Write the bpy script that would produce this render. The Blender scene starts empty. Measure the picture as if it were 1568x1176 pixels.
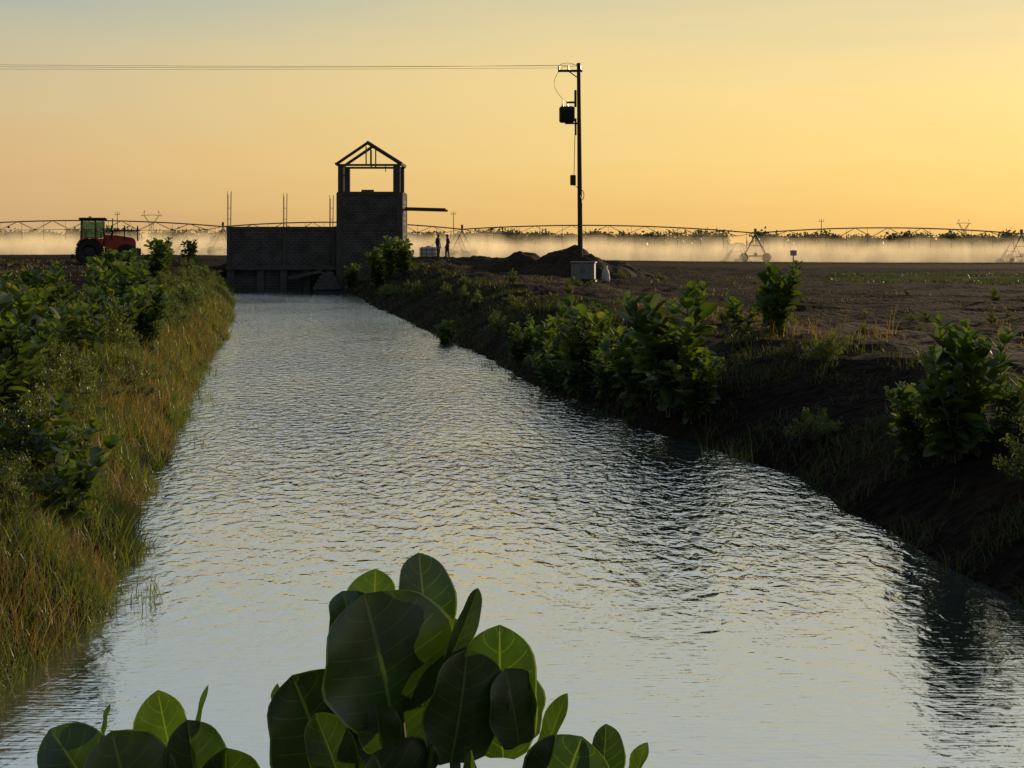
import bpy, math, numpy as np
from mathutils import Vector, Matrix
RNG=np.random.default_rng(7)
scene=bpy.context.scene
R=math.radians
# ------------------------------------------------------------------ noise
def _h(i,j,s): 
    v=np.sin(i*127.1+j*311.7+s*74.7)*43758.5453
    return v-np.floor(v)
def vn(x,y,s=0):
    x=np.asarray(x,float);y=np.asarray(y,float)
    xi=np.floor(x);yi=np.floor(y);fx=x-xi;fy=y-yi
    fx=fx*fx*(3-2*fx);fy=fy*fy*(3-2*fy)
    a=_h(xi,yi,s);b=_h(xi+1,yi,s);c=_h(xi,yi+1,s);d=_h(xi+1,yi+1,s)
    return (a*(1-fx)+b*fx)*(1-fy)+(c*(1-fx)+d*fx)*fy-.5
def fbm(x,y,s=0,o=4):
    r=0;a=1
    for k in range(o):
        r=r+a*vn(x*2**k,y*2**k,s+k*3.3);a*=.5
    return r
def sm(x,a,b):
    t=np.clip((np.asarray(x,float)-a)/(b-a),0,1);return t*t*(3-2*t)
# ------------------------------------------------------------------ materials
def newmat(name):
    m=bpy.data.materials.new(name);m.use_nodes=True
    nt=m.node_tree;nt.nodes.clear()
    out=nt.nodes.new('ShaderNodeOutputMaterial')
    return m,nt,out
def N(nt,t,**k):
    n=nt.nodes.new(t)
    for a,b in k.items(): setattr(n,a,b)
    return n
def MTH(nt,op,a,b=None,c=None,clamp=False):
    n=N(nt,'ShaderNodeMath',operation=op,use_clamp=clamp)
    for i,v in enumerate((a,b,c)):
        if v is None:continue
        if isinstance(v,(int,float)):n.inputs[i].default_value=v
        else:nt.links.new(v,n.inputs[i])
    return n.outputs[0]
def ramp(nt,stops,interp='LINEAR'):
    r=N(nt,'ShaderNodeValToRGB');r.color_ramp.interpolation=interp
    e=r.color_ramp.elements
    while len(e)>1:e.remove(e[-1])
    e[0].position=stops[0][0];e[0].color=(*stops[0][1],1)
    for p,c in stops[1:]:
        q=e.new(p);q.color=(*c,1)
    return r
def surf(name,c1,c2,scale=4,rough=.8,bump=.02,metal=0,spec=.3,detail=6):
    m,nt,out=newmat(name);L=nt.links
    tc=N(nt,'ShaderNodeTexCoord');nz=N(nt,'ShaderNodeTexNoise')
    nz.inputs['Scale'].default_value=scale;nz.inputs['Detail'].default_value=detail
    L.new(tc.outputs['Object'],nz.inputs['Vector'])
    r=ramp(nt,[(.3,c1),(.7,c2)]);L.new(nz.outputs['Fac'],r.inputs['Fac'])
    p=N(nt,'ShaderNodeBsdfPrincipled');p.inputs['Roughness'].default_value=rough
    p.inputs['Metallic'].default_value=metal;p.inputs['Specular IOR Level'].default_value=spec
    L.new(r.outputs['Color'],p.inputs['Base Color'])
    if bump>0:
        b=N(nt,'ShaderNodeBump');b.inputs['Distance'].default_value=bump
        L.new(nz.outputs['Fac'],b.inputs['Height']);L.new(b.outputs['Normal'],p.inputs['Normal'])
    L.new(p.outputs[0],out.inputs[0]);return m
def leafmat(name,stops,tr=.45,trboost=(1.5,1.6,.6),gloss=.06,veins=False,rough=.4):
    m,nt,out=newmat(name);L=nt.links
    g=N(nt,'ShaderNodeNewGeometry')
    r=ramp(nt,stops);L.new(g.outputs['Random Per Island'],r.inputs['Fac'])
    col=r.outputs['Color']
    if veins:
        uv=N(nt,'ShaderNodeUVMap');sx=N(nt,'ShaderNodeSeparateXYZ');L.new(uv.outputs[0],sx.inputs[0])
        M=lambda *a:MTH(nt,*a)
        t=M('ABSOLUTE',M('MULTIPLY_ADD',sx.outputs[1],2,-1))
        mid=M('LESS_THAN',t,.03)
        q=M('FRACT',M('SUBTRACT',M('MULTIPLY',sx.outputs[0],7.0),M('MULTIPLY',M('POWER',t,1.2),1.5)))
        lat=M('MULTIPLY',M('LESS_THAN',M('ABSOLUTE',M('SUBTRACT',q,.5)),.035),M('LESS_THAN',t,.85))
        rim_light=M('GREATER_THAN',t,.955)  # backlit leaf edge, painted in as a paler margin colour
        vf=M('MAXIMUM',M('MAXIMUM',M('MULTIPLY',mid,.7),M('MULTIPLY',lat,.35)),M('MULTIPLY',rim_light,.8))
        tc=N(nt,'ShaderNodeTexCoord');nz=N(nt,'ShaderNodeTexNoise');nz.inputs['Scale'].default_value=25;nz.inputs['Detail'].default_value=5
        L.new(tc.outputs['Object'],nz.inputs['Vector'])
        mx0=N(nt,'ShaderNodeMix',data_type='RGBA',blend_type='MULTIPLY');mx0.inputs[0].default_value=.7
        L.new(col,mx0.inputs[6])
        rr=ramp(nt,[(.3,(.5,.55,.5)),(.7,(1.25,1.2,1.15))]);L.new(nz.outputs['Fac'],rr.inputs['Fac']);L.new(rr.outputs[0],mx0.inputs[7])
        mx=N(nt,'ShaderNodeMix',data_type='RGBA');L.new(vf,mx.inputs[0]);L.new(mx0.outputs[2],mx.inputs[6])
        mx.inputs[7].default_value=(.12,.14,.05,1)
        col=mx.outputs[2]
    d=N(nt,'ShaderNodeBsdfDiffuse');L.new(col,d.inputs[0])
    mm=N(nt,'ShaderNodeMix',data_type='RGBA',blend_type='MULTIPLY');mm.inputs[0].default_value=1
    L.new(col,mm.inputs[6]);mm.inputs[7].default_value=(*trboost,1)
    t=N(nt,'ShaderNodeBsdfTranslucent');L.new(mm.outputs[2],t.inputs[0])
    m1=N(nt,'ShaderNodeMixShader');m1.inputs[0].default_value=tr
    L.new(d.outputs[0],m1.inputs[1]);L.new(t.outputs[0],m1.inputs[2])
    gl=N(nt,'ShaderNodeBsdfGlossy');gl.inputs['Roughness'].default_value=rough
    m2=N(nt,'ShaderNodeMixShader');m2.inputs[0].default_value=gloss
    L.new(m1.outputs[0],m2.inputs[1]);L.new(gl.outputs[0],m2.inputs[2])
    L.new(m2.outputs[0],out.inputs[0]);return m
# ------------------------------------------------------------------ mesh helpers
def mesh_obj(name,V,F,mats,uv=None,midx=None,smooth=False):
    me=bpy.data.meshes.new(name)
    me.from_pydata([tuple(v) for v in np.asarray(V).tolist()],[],F if isinstance(F,list) else F.tolist())
    for m in (mats if isinstance(mats,(list,tuple)) else [mats]): me.materials.append(m)
    if midx is not None: me.polygons.foreach_set('material_index',midx)
    if smooth: me.polygons.foreach_set('use_smooth',[True]*len(me.polygons))
    if uv is not None:
        l=me.uv_layers.new(name='UVMap');vi=np.zeros(len(me.loops),dtype=np.int32);me.loops.foreach_get('vertex_index',vi)
        l.data.foreach_set('uv',np.asarray(uv)[vi].ravel())
    me.update()
    o=bpy.data.objects.new(name,me);scene.collection.objects.link(o);return o
class MB:
    def __init__(s): s.V=[];s.F=[];s.M=[];s.T=Matrix.Identity(4)
    def add(s,vs,fs,m=0):
        b=len(s.V);s.V+= [tuple(s.T@Vector(v)) for v in vs];s.F+=[[b+i for i in f] for f in fs];s.M+=[m]*len(fs)
    def box(s,c,d,m=0,rz=0,ry=0,bev=0):
        hx,hy,hz=d[0]/2,d[1]/2,d[2]/2
        rot=Matrix.Rotation(rz,3,'Z')@Matrix.Rotation(ry,3,'Y')
        if bev<=0:
            vs=[(x,y,z) for x in(-hx,hx) for y in(-hy,hy) for z in(-hz,hz)]
            fs=[(0,1,3,2),(4,6,7,5),(0,4,5,1),(2,3,7,6),(0,2,6,4),(1,5,7,3)]
        else:
            b=bev;vs=[];fs=[]
            prof=[(-hx+b,-hy),(hx-b,-hy),(hx,-hy+b),(hx,hy-b),(hx-b,hy),(-hx+b,hy),(-hx,hy-b),(-hx,-hy+b)]
            for z,k in((-hz,1),(-hz+b,0),(hz-b,0),(hz,1)):
                for x,y in prof:
                    vs.append((x*(1-k*b/hx),y*(1-k*b/hy),z))
            for l in range(3):
                for i in range(8): j=(i+1)%8;fs.append((l*8+i,l*8+j,l*8+8+j,l*8+8+i))
            fs.append(tuple(range(7,-1,-1)));fs.append(tuple(range(24,32)))
        s.add([tuple(rot@Vector(v)+Vector(c)) for v in vs],fs,m)
    def tube(s,p0,p1,r0,r1=None,n=8,m=0,cap=True):
        r1=r0 if r1 is None else r1
        p0=Vector(p0);p1=Vector(p1);d=(p1-p0)
        if d.length<1e-6:return
        q=d.to_track_quat('Z','Y');vs=[]
        for p,r in((p0,r0),(p1,r1)):
            for i in range(n):
                a=2*math.pi*i/n;vs.append(tuple(q@Vector((r*math.cos(a),r*math.sin(a),0))+p))
        fs=[(i,(i+1)%n,n+(i+1)%n,n+i) for i in range(n)]
        if cap: fs+=[tuple(range(n-1,-1,-1)),tuple(range(n,2*n))]
        s.add(vs,fs,m)
    def path(s,pts,r,n=5,m=0):
        for a,b in zip(pts[:-1],pts[1:]): s.tube(a,b,r,r,n,m,False)
    def lathe(s,c,prof,n=24,m=0):
        vs=[];k=len(prof)
        for i in range(n):
            a=2*math.pi*i/n
            for r,y in prof: vs.append((c[0]+r*math.cos(a),c[1]+y,c[2]+r*math.sin(a)))
        fs=[(i*k+j,((i+1)%n)*k+j,((i+1)%n)*k+j+1,i*k+j+1) for i in range(n) for j in range(k-1)]
        s.add(vs,fs,m)
    def extr(s,prof,y0,y1,m=0):
        k=len(prof);vs=[(x,y0,z) for x,z in prof]+[(x,y1,z) for x,z in prof]
        fs=[(i,(i+1)%k,k+(i+1)%k,k+i) for i in range(k)]+[tuple(range(k-1,-1,-1)),tuple(range(k,2*k))]
        s.add(vs,fs,m)
    def obj(s,name,mats,smooth=False,loc=None,rz=0):
        o=mesh_obj(name,s.V,s.F,mats,midx=s.M,smooth=smooth)
        if loc is not None:o.location=loc
        o.rotation_euler=(0,0,rz);return o
# ------------------------------------------------------------------ terrain layout (metres, water surface z=0)
YL=[-400,8,10.5,12.2,14.4,16.7,20.6,25.8,36.5,49,70,101,110,5000]
XL=[-3.6,-3.9,-3.9,-3.75,-4.0,-4.5,-5.25,-6.2,-8.1,-10.1,-14.0,-20.2,-21.5,-21.5]
YR=[-400,8,12.7,15.6,17.6,20.6,22.6,25.8,31.6,41.8,56.9,75,101,110,5000]
XR=[5.1,5.1,4.75,4.4,4.2,3.85,3.2,2.15,.97,-.95,-3.8,-7.2,-12,-13.4,-13.4]
xl=lambda y:np.interp(y,YL,XL)+.2*vn(np.asarray(y)*.45,0,3)+.2*vn(np.asarray(y)*1.5,0,9)
xr=lambda y:np.interp(y,YR,XR)+.35*vn(np.asarray(y)*.3,0,5)+.22*vn(np.asarray(y)*1.2,0,8)
def gz(x,y):
    x=np.asarray(x,float);y=np.asarray(y,float)
    eR=x-xr(y);eL=xl(y)-x
    zR=np.interp(eR,[-4.2,-1.5,-.3,0,.5,1.5,3,4.5,6.5,9,20],[-1.2,-1,-.3,0,.38,.85,1.28,1.42,1.22,1.15,1.15])
    zR=zR+.75*sm(y,45,85)*np.exp(-(eR/20)**2)*sm(eR,0,4)
    zL=np.interp(eL,[-4.2,-1.5,-.3,0,.4,1.2,2.5,4,8,40],[-1.2,-1,-.3,0,.5,.95,1.35,1.5,1.6,1.6])*(1+.33*sm(y,15,80)*sm(eL,0,3))
    z=np.where(eR>eL,zR,zL);e=np.maximum(eR,eL)
    amp=sm(e,.1,1.5)*(1-.7*sm(y,100,300))
    z=z+amp*(.18*fbm(x*.5,y*.5,1)+.15*fbm(x*2.2,y*2.2,4,2))
    w=1-sm(y,2.4,6.0);z=z*(1-w)+1.7*w*1.0
    w=sm(y,104.6,107)*(1-sm(e,0,3));z=z*(1-w)+2.1*w
    f=1.5-.5*np.tanh(x/30)+.15*fbm(x*.02,y*.02,6,2)
    w=np.maximum(sm(y,115,165),sm(np.abs(x),40,80));z=z*(1-w)+f*w
    return z
def P(x,y,dz=0): return (x,y,float(gz(x,y))+dz)
# ------------------------------------------------------------------ world + sun
SUN_AZ,SUN_EL=38,9
def world():
    w=bpy.data.worlds.new("World");scene.world=w;w.use_nodes=True
    nt=w.node_tree;nt.nodes.clear();L=nt.links;M=lambda *a,**k:MTH(nt,*a,**k)
    sky=N(nt,'ShaderNodeTexSky');sky.sky_type='NISHITA';sky.sun_disc=False
    sky.sun_elevation=R(SUN_EL);sky.sun_rotation=R(SUN_AZ);sky.air_density=1.3;sky.dust_density=2.5;sky.ozone_density=1.5
    tc=N(nt,'ShaderNodeTexCoord');sx=N(nt,'ShaderNodeSeparateXYZ');L.new(tc.outputs['Generated'],sx.inputs[0])
    z=sx.outputs[2]
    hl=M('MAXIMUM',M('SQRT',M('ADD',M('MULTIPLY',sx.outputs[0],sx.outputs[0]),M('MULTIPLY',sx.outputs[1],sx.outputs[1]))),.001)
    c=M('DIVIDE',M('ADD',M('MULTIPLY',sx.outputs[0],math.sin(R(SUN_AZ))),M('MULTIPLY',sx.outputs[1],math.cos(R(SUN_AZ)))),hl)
    mp=N(nt,'ShaderNodeMapping');mp.inputs['Scale'].default_value=(1.6,1.6,18);mp.inputs['Rotation'].default_value=(R(2),R(-2),0);L.new(tc.outputs['Generated'],mp.inputs[0])
    nz=N(nt,'ShaderNodeTexNoise');nz.inputs['Scale'].default_value=1.5;nz.inputs['Detail'].default_value=6;nz.inputs['Roughness'].default_value=.5;nz.inputs['Distortion'].default_value=.5;L.new(mp.outputs[0],nz.inputs[0])
    zz=M('ADD',z,M('MULTIPLY',M('SUBTRACT',nz.outputs['Fac'],.5),.065))
    f=M('SQRT',M('MAXIMUM',zz,0))
    q=lambda d:math.sqrt(math.sin(R(d)))
    ra=ramp(nt,[(0,(.53,.33,.18)),(q(1),(.60,.39,.20)),(q(3.3),(.70,.47,.235)),(q(6),(.65,.51,.30)),(q(7.6),(.55,.51,.36)),(q(10),(.39,.46,.42)),(q(16),(.52,.60,.61)),(q(28),(.50,.60,.68)),(q(50),(.22,.32,.46)),(1,(.11,.18,.28))])
    rb=ramp(nt,[(0,(.92,.55,.17)),(q(1),(.97,.61,.19)),(q(3.3),(1,.69,.23)),(q(6),(1,.74,.29)),(q(8),(.90,.71,.34)),(q(10.5),(.71,.63,.39)),(q(18),(.74,.75,.64)),(q(30),(.62,.68,.70)),(q(50),(.26,.36,.48)),(1,(.11,.18,.28))])
    L.new(f,ra.inputs[0]);L.new(f,rb.inputs[0])
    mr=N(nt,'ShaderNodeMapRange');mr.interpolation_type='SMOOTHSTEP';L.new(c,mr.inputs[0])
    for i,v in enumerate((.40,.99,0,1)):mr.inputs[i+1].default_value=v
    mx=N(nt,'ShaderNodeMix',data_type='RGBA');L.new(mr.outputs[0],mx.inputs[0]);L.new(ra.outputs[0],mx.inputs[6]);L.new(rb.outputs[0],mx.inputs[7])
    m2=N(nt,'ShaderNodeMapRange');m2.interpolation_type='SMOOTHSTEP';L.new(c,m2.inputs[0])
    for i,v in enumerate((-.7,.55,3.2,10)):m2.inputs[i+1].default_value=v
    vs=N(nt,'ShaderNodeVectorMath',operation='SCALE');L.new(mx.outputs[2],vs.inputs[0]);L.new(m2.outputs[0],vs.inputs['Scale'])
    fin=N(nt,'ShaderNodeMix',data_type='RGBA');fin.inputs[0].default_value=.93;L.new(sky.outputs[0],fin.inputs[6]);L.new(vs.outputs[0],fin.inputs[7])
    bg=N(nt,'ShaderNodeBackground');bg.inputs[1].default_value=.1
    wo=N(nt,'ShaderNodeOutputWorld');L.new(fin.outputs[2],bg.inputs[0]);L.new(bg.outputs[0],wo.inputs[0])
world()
sl=bpy.data.lights.new("sun",'SUN');sl.energy=4.0;sl.angle=R(.5);sl.color=(1,.74,.45)
so=bpy.data.objects.new("sun",sl);scene.collection.objects.link(so)
sd=Vector((math.sin(R(SUN_AZ))*math.cos(R(SUN_EL)),math.cos(R(SUN_AZ))*math.cos(R(SUN_EL)),math.sin(R(SUN_EL))))
so.rotation_euler=(-sd).to_track_quat('-Z','Y').to_euler();so.location=(60,60,40)
scene.view_settings.view_transform='Standard';scene.view_settings.look='None';scene.view_settings.exposure=0
# ------------------------------------------------------------------ camera
cam=bpy.data.cameras.new("camera");co=bpy.data.objects.new("camera",cam);scene.collection.objects.link(co)
co.location=(0,0,3.3);co.rotation_euler=(R(90),0,0);cam.lens=49.45;cam.sensor_width=36;cam.shift_y=-.1358
cam.clip_start=.05;cam.clip_end=12000;scene.camera=co
# ------------------------------------------------------------------ ground
def ground():
    a=np.concatenate([np.linspace(0,12,49),np.arange(12.5,40,1.0),40*np.geomspace(1.08,90,26)])
    inn=np.linspace(0,1,17)
    rows=np.concatenate([-np.geomspace(4,400,10)[::-1],np.arange(-2,2,.6),np.arange(2,60,.3),np.arange(60,130,.6),130*np.geomspace(1.01,38,46)])
    ln=xl(rows)[:,None];rn=xr(rows)[:,None]
    X=np.concatenate([ln-a[::-1][None,:],(ln+(rn-ln)*inn[None,1:-1]),rn+a[None,:]],1)
    Y=np.repeat(rows[:,None],X.shape[1],1)
    Z=gz(X,Y);n,m=X.shape
    V=np.stack([X,Y,Z],-1).reshape(-1,3)
    i=np.arange(n-1)[:,None]*m+np.arange(m-1)[None,:]
    F=np.stack([i,i+1,i+m+1,i+m],-1).reshape(-1,4)
    mt,nt,out=newmat("soil");L=nt.links
    at=N(nt,'ShaderNodeAttribute');at.attribute_name='track'
    tc=N(nt,'ShaderNodeTexCoord')
    n1=N(nt,'ShaderNodeTexNoise');n1.inputs['Scale'].default_value=.35;n1.inputs['Detail'].default_value=8
    n2=N(nt,'ShaderNodeTexNoise');n2.inputs['Scale'].default_value=5;n2.inputs['Detail'].default_value=9
    L.new(tc.outputs['Object'],n1.inputs[0]);L.new(tc.outputs['Object'],n2.inputs[0])
    r1=ramp(nt,[(.35,(.015,.010,.008)),(.55,(.022,.015,.011)),(.7,(.040,.027,.018))]);L.new(n1.outputs['Fac'],r1.inputs[0])
    r2=ramp(nt,[(.3,(.45,.45,.45)),(.7,(1.5,1.5,1.5))]);L.new(n2.outputs['Fac'],r2.inputs[0])
    mu=N(nt,'ShaderNodeMix',data_type='RGBA',blend_type='MULTIPLY');mu.inputs[0].default_value=1
    L.new(r1.outputs[0],mu.inputs[6]);L.new(r2.outputs[0],mu.inputs[7])
    mx=N(nt,'ShaderNodeMix',data_type='RGBA');L.new(at.outputs['Fac'],mx.inputs[0]);L.new(mu.outputs[2],mx.inputs[6]);mx.inputs[7].default_value=(.14,.095,.06,1)
    p=N(nt,'ShaderNodeBsdfPrincipled');p.inputs['Roughness'].default_value=.95;p.inputs['Specular IOR Level'].default_value=.03
    L.new(mx.outputs[2],p.inputs['Base Color'])
    b=N(nt,'ShaderNodeBump');b.inputs['Distance'].default_value=.25;L.new(n2.outputs['Fac'],b.inputs['Height']);L.new(b.outputs[0],p.inputs['Normal'])
    L.new(p.outputs[0],out.inputs[0])
    o=mesh_obj("ground",V,F,mt,smooth=True)
    e=(X-rn).ravel();yy=Y.ravel()
    tr=(np.exp(-((e-7.2)/.45)**2)+np.exp(-((e-9.0)/.45)**2)+.35*np.exp(-((e-8.1)/2.2)**2))*(.6+.8*fbm(e*.8,yy*.3,12))*(yy<105)
    atr=o.data.attributes.new('track','FLOAT','POINT');atr.data.foreach_set('value',np.clip(tr,0,1).astype(np.float32))
ground()
# ------------------------------------------------------------------ water
def water():
    ys=np.concatenate([np.arange(3,105.2,1.5),[105.2]]);V=[];F=[]
    for i,y in enumerate(ys):
        V+=[(float(xl(y))-.8,y,0),(float(xr(y))+.8,y,0)]
        if i:F.append([2*i-2,2*i-1,2*i+1,2*i])
    m,nt,out=newmat("canal_water");L=nt.links;M=lambda *a,**k:MTH(nt,*a,**k)
    tc=N(nt,'ShaderNodeTexCoord')
    def noise(sx,sy,rot,det=3,dist=.3,rgh=.5):
        mp=N(nt,'ShaderNodeMapping');mp.inputs['Scale'].default_value=(sx,sy,1);mp.inputs['Rotation'].default_value=(0,0,R(rot))
        L.new(tc.outputs['Object'],mp.inputs[0]);n=N(nt,'ShaderNodeTexNoise');n.inputs['Scale'].default_value=1
        n.inputs['Detail'].default_value=det;n.inputs['Distortion'].default_value=dist;n.inputs['Roughness'].default_value=rgh
        L.new(mp.outputs[0],n.inputs[0]);return n.outputs['Fac']
    sx=N(nt,'ShaderNodeSeparateXYZ');L.new(tc.outputs['Object'],sx.inputs[0])
    mr=N(nt,'ShaderNodeMapRange');mr.interpolation_type='SMOOTHSTEP';L.new(sx.outputs[1],mr.inputs[0])
    for i,v in enumerate((10,22,.10,1.0)):mr.inputs[i+1].default_value=v
    patch=noise(.16,.10,10,2)
    pm=M('MULTIPLY_ADD',patch,2.6,-.3)
    amp=M('MULTIPLY',mr.outputs[0],pm)
    big=noise(5.0,3.2,12,2,.5);small=noise(11,9,-15,2);fine=noise(3,22,3,2)
    h=M('ADD',M('MULTIPLY',M('ADD',big,M('MULTIPLY',small,.22)),amp),M('MULTIPLY',fine,.04))
    b=N(nt,'ShaderNodeBump');b.inputs['Strength'].default_value=1;b.inputs['Distance'].default_value=.088;L.new(h,b.inputs['Height'])
    gl=N(nt,'ShaderNodeBsdfGlossy');gl.inputs['Roughness'].default_value=.03;gl.inputs[0].default_value=(.96,.98,1,1);L.new(b.outputs[0],gl.inputs['Normal'])
    df=N(nt,'ShaderNodeBsdfDiffuse');df.inputs[0].default_value=(.05,.055,.055,1)
    fr=N(nt,'ShaderNodeFresnel');fr.inputs[0].default_value=2.4;L.new(b.outputs[0],fr.inputs['Normal'])
    ff=M('MULTIPLY_ADD',fr.outputs[0],.52,.48)
    mx=N(nt,'ShaderNodeMixShader');L.new(ff,mx.inputs[0]);L.new(df.outputs[0],mx.inputs[1]);L.new(gl.outputs[0],mx.inputs[2])
    L.new(mx.outputs[0],out.inputs[0])
    mesh_obj("canal_water",V,F,m)
water()
# ------------------------------------------------------------------ vegetation generators
def blades(Pt,H,W,lean,rng,segs=3):
    n=len(Pt);a=rng.uniform(0,2*np.pi,n);ld=np.stack([np.cos(a),np.sin(a),0*a],1)
    a2=a+rng.uniform(-1.2,1.2,n)+np.pi/2;sd=np.stack([np.cos(a2),np.sin(a2),0*a],1)
    V=np.zeros((n,(segs+1)*2,3))
    for k in range(segs+1):
        t=k/segs;c=Pt+ld*(lean*H*t*t)[:,None];c[:,2]+=H*t*(1-.25*lean*t)-.03
        ww=(W*(1-t**1.5*.93)/2)[:,None]
        V[:,2*k]=c-sd*ww;V[:,2*k+1]=c+sd*ww
    b=np.arange(n)[:,None]*(segs+1)*2
    F=np.concatenate([np.stack([b[:,0]+2*k,b[:,0]+2*k+1,b[:,0]+2*k+3,b[:,0]+2*k+2],1) for k in range(segs)])
    return V.reshape(-1,3),F
OB_S=[0,.06,.2,.4,.6,.75,.88,.96,1];OB_W=[.25,.55,.8,.95,1,.92,.66,.33,.02]
OV_W=[.1,.35,.75,1,.95,.75,.45,.18,.02]
def leaves(B,D,Nn,Ln,Wd,S,T,fold=.15,curl=.15,prof=OB_W,wav=0,fit=False):
    B=np.asarray(B,float);D=np.asarray(D,float);Nn=np.asarray(Nn,float);n=len(B)
    D=D/np.linalg.norm(D,axis=1,keepdims=True)
    Sd=np.cross(D,Nn);Sd/=np.linalg.norm(Sd,axis=1,keepdims=True)+1e-9
    Nn=np.cross(Sd,D)
    if fit: Wd=Wd/np.maximum(.5,np.linalg.norm(Sd[:,[0,2]],axis=1))
    ws=np.interp(S,OB_S,prof);V=np.zeros((n,len(S),len(T),3));UV=np.zeros((n,len(S),len(T),2))
    for i,s in enumerate(S):
        for j,t in enumerate(T):
            off=fold*abs(t)*Wd/2*ws[i]-curl*s*s*Ln+wav*Wd*math.sin(s*11+(2 if t>0 else 0))*t*t*ws[i]*.5
            V[:,i,j]=B+D*(Ln*s)[:,None]+Sd*(Wd/2*ws[i]*t)[:,None]+Nn*off[:,None]
            UV[:,i,j]=(s,(t+1)/2)
    k=len(T);b=np.arange(n)*(len(S)*k)
    F=np.concatenate([np.stack([b+i*k+j,b+i*k+j+1,b+(i+1)*k+j+1,b+(i+1)*k+j],1) for i in range(len(S)-1) for j in range(k-1)])
    return V.reshape(-1,3),F,UV.reshape(-1,2)
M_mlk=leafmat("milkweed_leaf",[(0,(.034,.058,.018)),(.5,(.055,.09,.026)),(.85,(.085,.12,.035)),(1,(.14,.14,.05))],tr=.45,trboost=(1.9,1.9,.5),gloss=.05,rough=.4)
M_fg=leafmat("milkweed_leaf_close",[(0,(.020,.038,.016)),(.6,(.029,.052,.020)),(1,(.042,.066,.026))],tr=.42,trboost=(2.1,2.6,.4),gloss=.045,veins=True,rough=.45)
M_bush=leafmat("shrub_leaf",[(0,(.05,.065,.015)),(.5,(.085,.11,.024)),(1,(.16,.16,.04))],tr=.5)
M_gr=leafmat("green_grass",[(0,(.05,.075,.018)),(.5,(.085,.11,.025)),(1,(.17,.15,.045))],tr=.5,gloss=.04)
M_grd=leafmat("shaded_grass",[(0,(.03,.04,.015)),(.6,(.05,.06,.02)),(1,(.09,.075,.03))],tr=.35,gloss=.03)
M_dry=leafmat("dry_grass",[(0,(.12,.09,.03)),(.5,(.19,.14,.05)),(1,(.28,.21,.08))],tr=.45,trboost=(1.25,1.15,.6),gloss=.03)
M_stem=surf("plant_stem",(.08,.08,.05),(.13,.12,.08),20,.8,0)
M_crop=leafmat("crop_leaf",[(0,(.045,.06,.02)),(1,(.085,.10,.03))],tr=.4)
def milkweed_mesh(name,h,nst,seed,spread=.45,L0=.17,S=(0,.12,.35,.6,.82,.93,1),T=(-1,-.5,0,.5,1),stp=.11):
    rng=np.random.default_rng(seed);B=[];D=[];NN=[];LL=[];mb=MB()
    for s in range(nst):
        a=2*np.pi*s/nst+rng.uniform(-.9,.9);rad=np.array([math.cos(a),math.sin(a),0])
        lean=rng.uniform(.1,1.2)*spread;hh=h*rng.uniform(.35,1)*(1-.2*lean/spread)
        b0=rad*rng.uniform(0,.12);pts=[]
        for k in range(9):
            t=k/8;pts.append(b0+rad*lean*hh*(t**1.2)+np.array([rng.normal(0,.01),rng.normal(0,.01),hh*t-.1*(k==0)]))
        for k in range(8): mb.tube(pts[k],pts[k+1],.017*(1-k/11),.017*(1-(k+1)/11),5,1,False)
        pts=np.array(pts);nn=int(hh/stp);ph=rng.uniform(0,3)
        for j in range(nn):
            t=.12+.88*(j+.5)/nn
            if t<.35 and rng.random()<.4: continue
            p=np.array([np.interp(t*8,range(9),pts[:,i]) for i in range(3)])
            for q in(0,1):
                if rng.random()<.08: continue
                aa=ph+j*np.pi/2+q*np.pi+rng.normal(0,.3)
                rd=np.array([math.cos(aa),math.sin(aa),0]);up=.3+1.2*t**2+rng.normal(0,.35)
                if t<.4:up-=.5
                d=rd+np.array([0,0,up])+rad*.15;n=np.array([0,0,1])-rd*up*.9+rng.normal(0,.3,3)
                B.append(p);D.append(d);NN.append(n);LL.append(L0*rng.uniform(.6,1.25)*(1-.55*sm(t,.8,1)))
    LL=np.array(LL);V,F,UV=leaves(B,D,NN,LL,LL*.70,S,T,.3,.14)
    nv=len(V);V=np.concatenate([V,np.array(mb.V)]);Fl=F.tolist()+[[i+nv for i in f] for f in mb.F]
    o=mesh_obj(name,V,Fl,[M_mlk,M_stem],midx=[0]*len(F)+[1]*len(mb.F),smooth=True);return o
def place(o,x,y,s=1,rz=0,dz=-.03,name=None):
    o.location=P(x,y,dz);o.scale=(s,s,s);o.rotation_euler=(0,0,rz);return o
def inst(src,x,y,s=1,rz=0,dz=-.03):
    o=bpy.data.objects.new(src.name.split('.')[0],src.data);scene.collection.objects.link(o);return place(o,x,y,s,rz,dz)
mk=[milkweed_mesh("milkweed_shrub",1.75,n,sd,sp,l) for n,sd,sp,l in((20,1,.42,.29),(20,2,.40,.27),(16,3,.55,.30),(22,4,.55,.27),(12,5,.75,.29),(9,6,.6,.31))]
place(mk[0],2.95,25,1.5,0);place(mk[1],1.55,30,1.15,1)
place(mk[2],5.6,29.7,1.0,2);place(mk[3],5.4,17,1.05,.3);place(mk[4],.9,33.5,1.0,1);place(mk[5],2.1,31.4,1.1,3)
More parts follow.
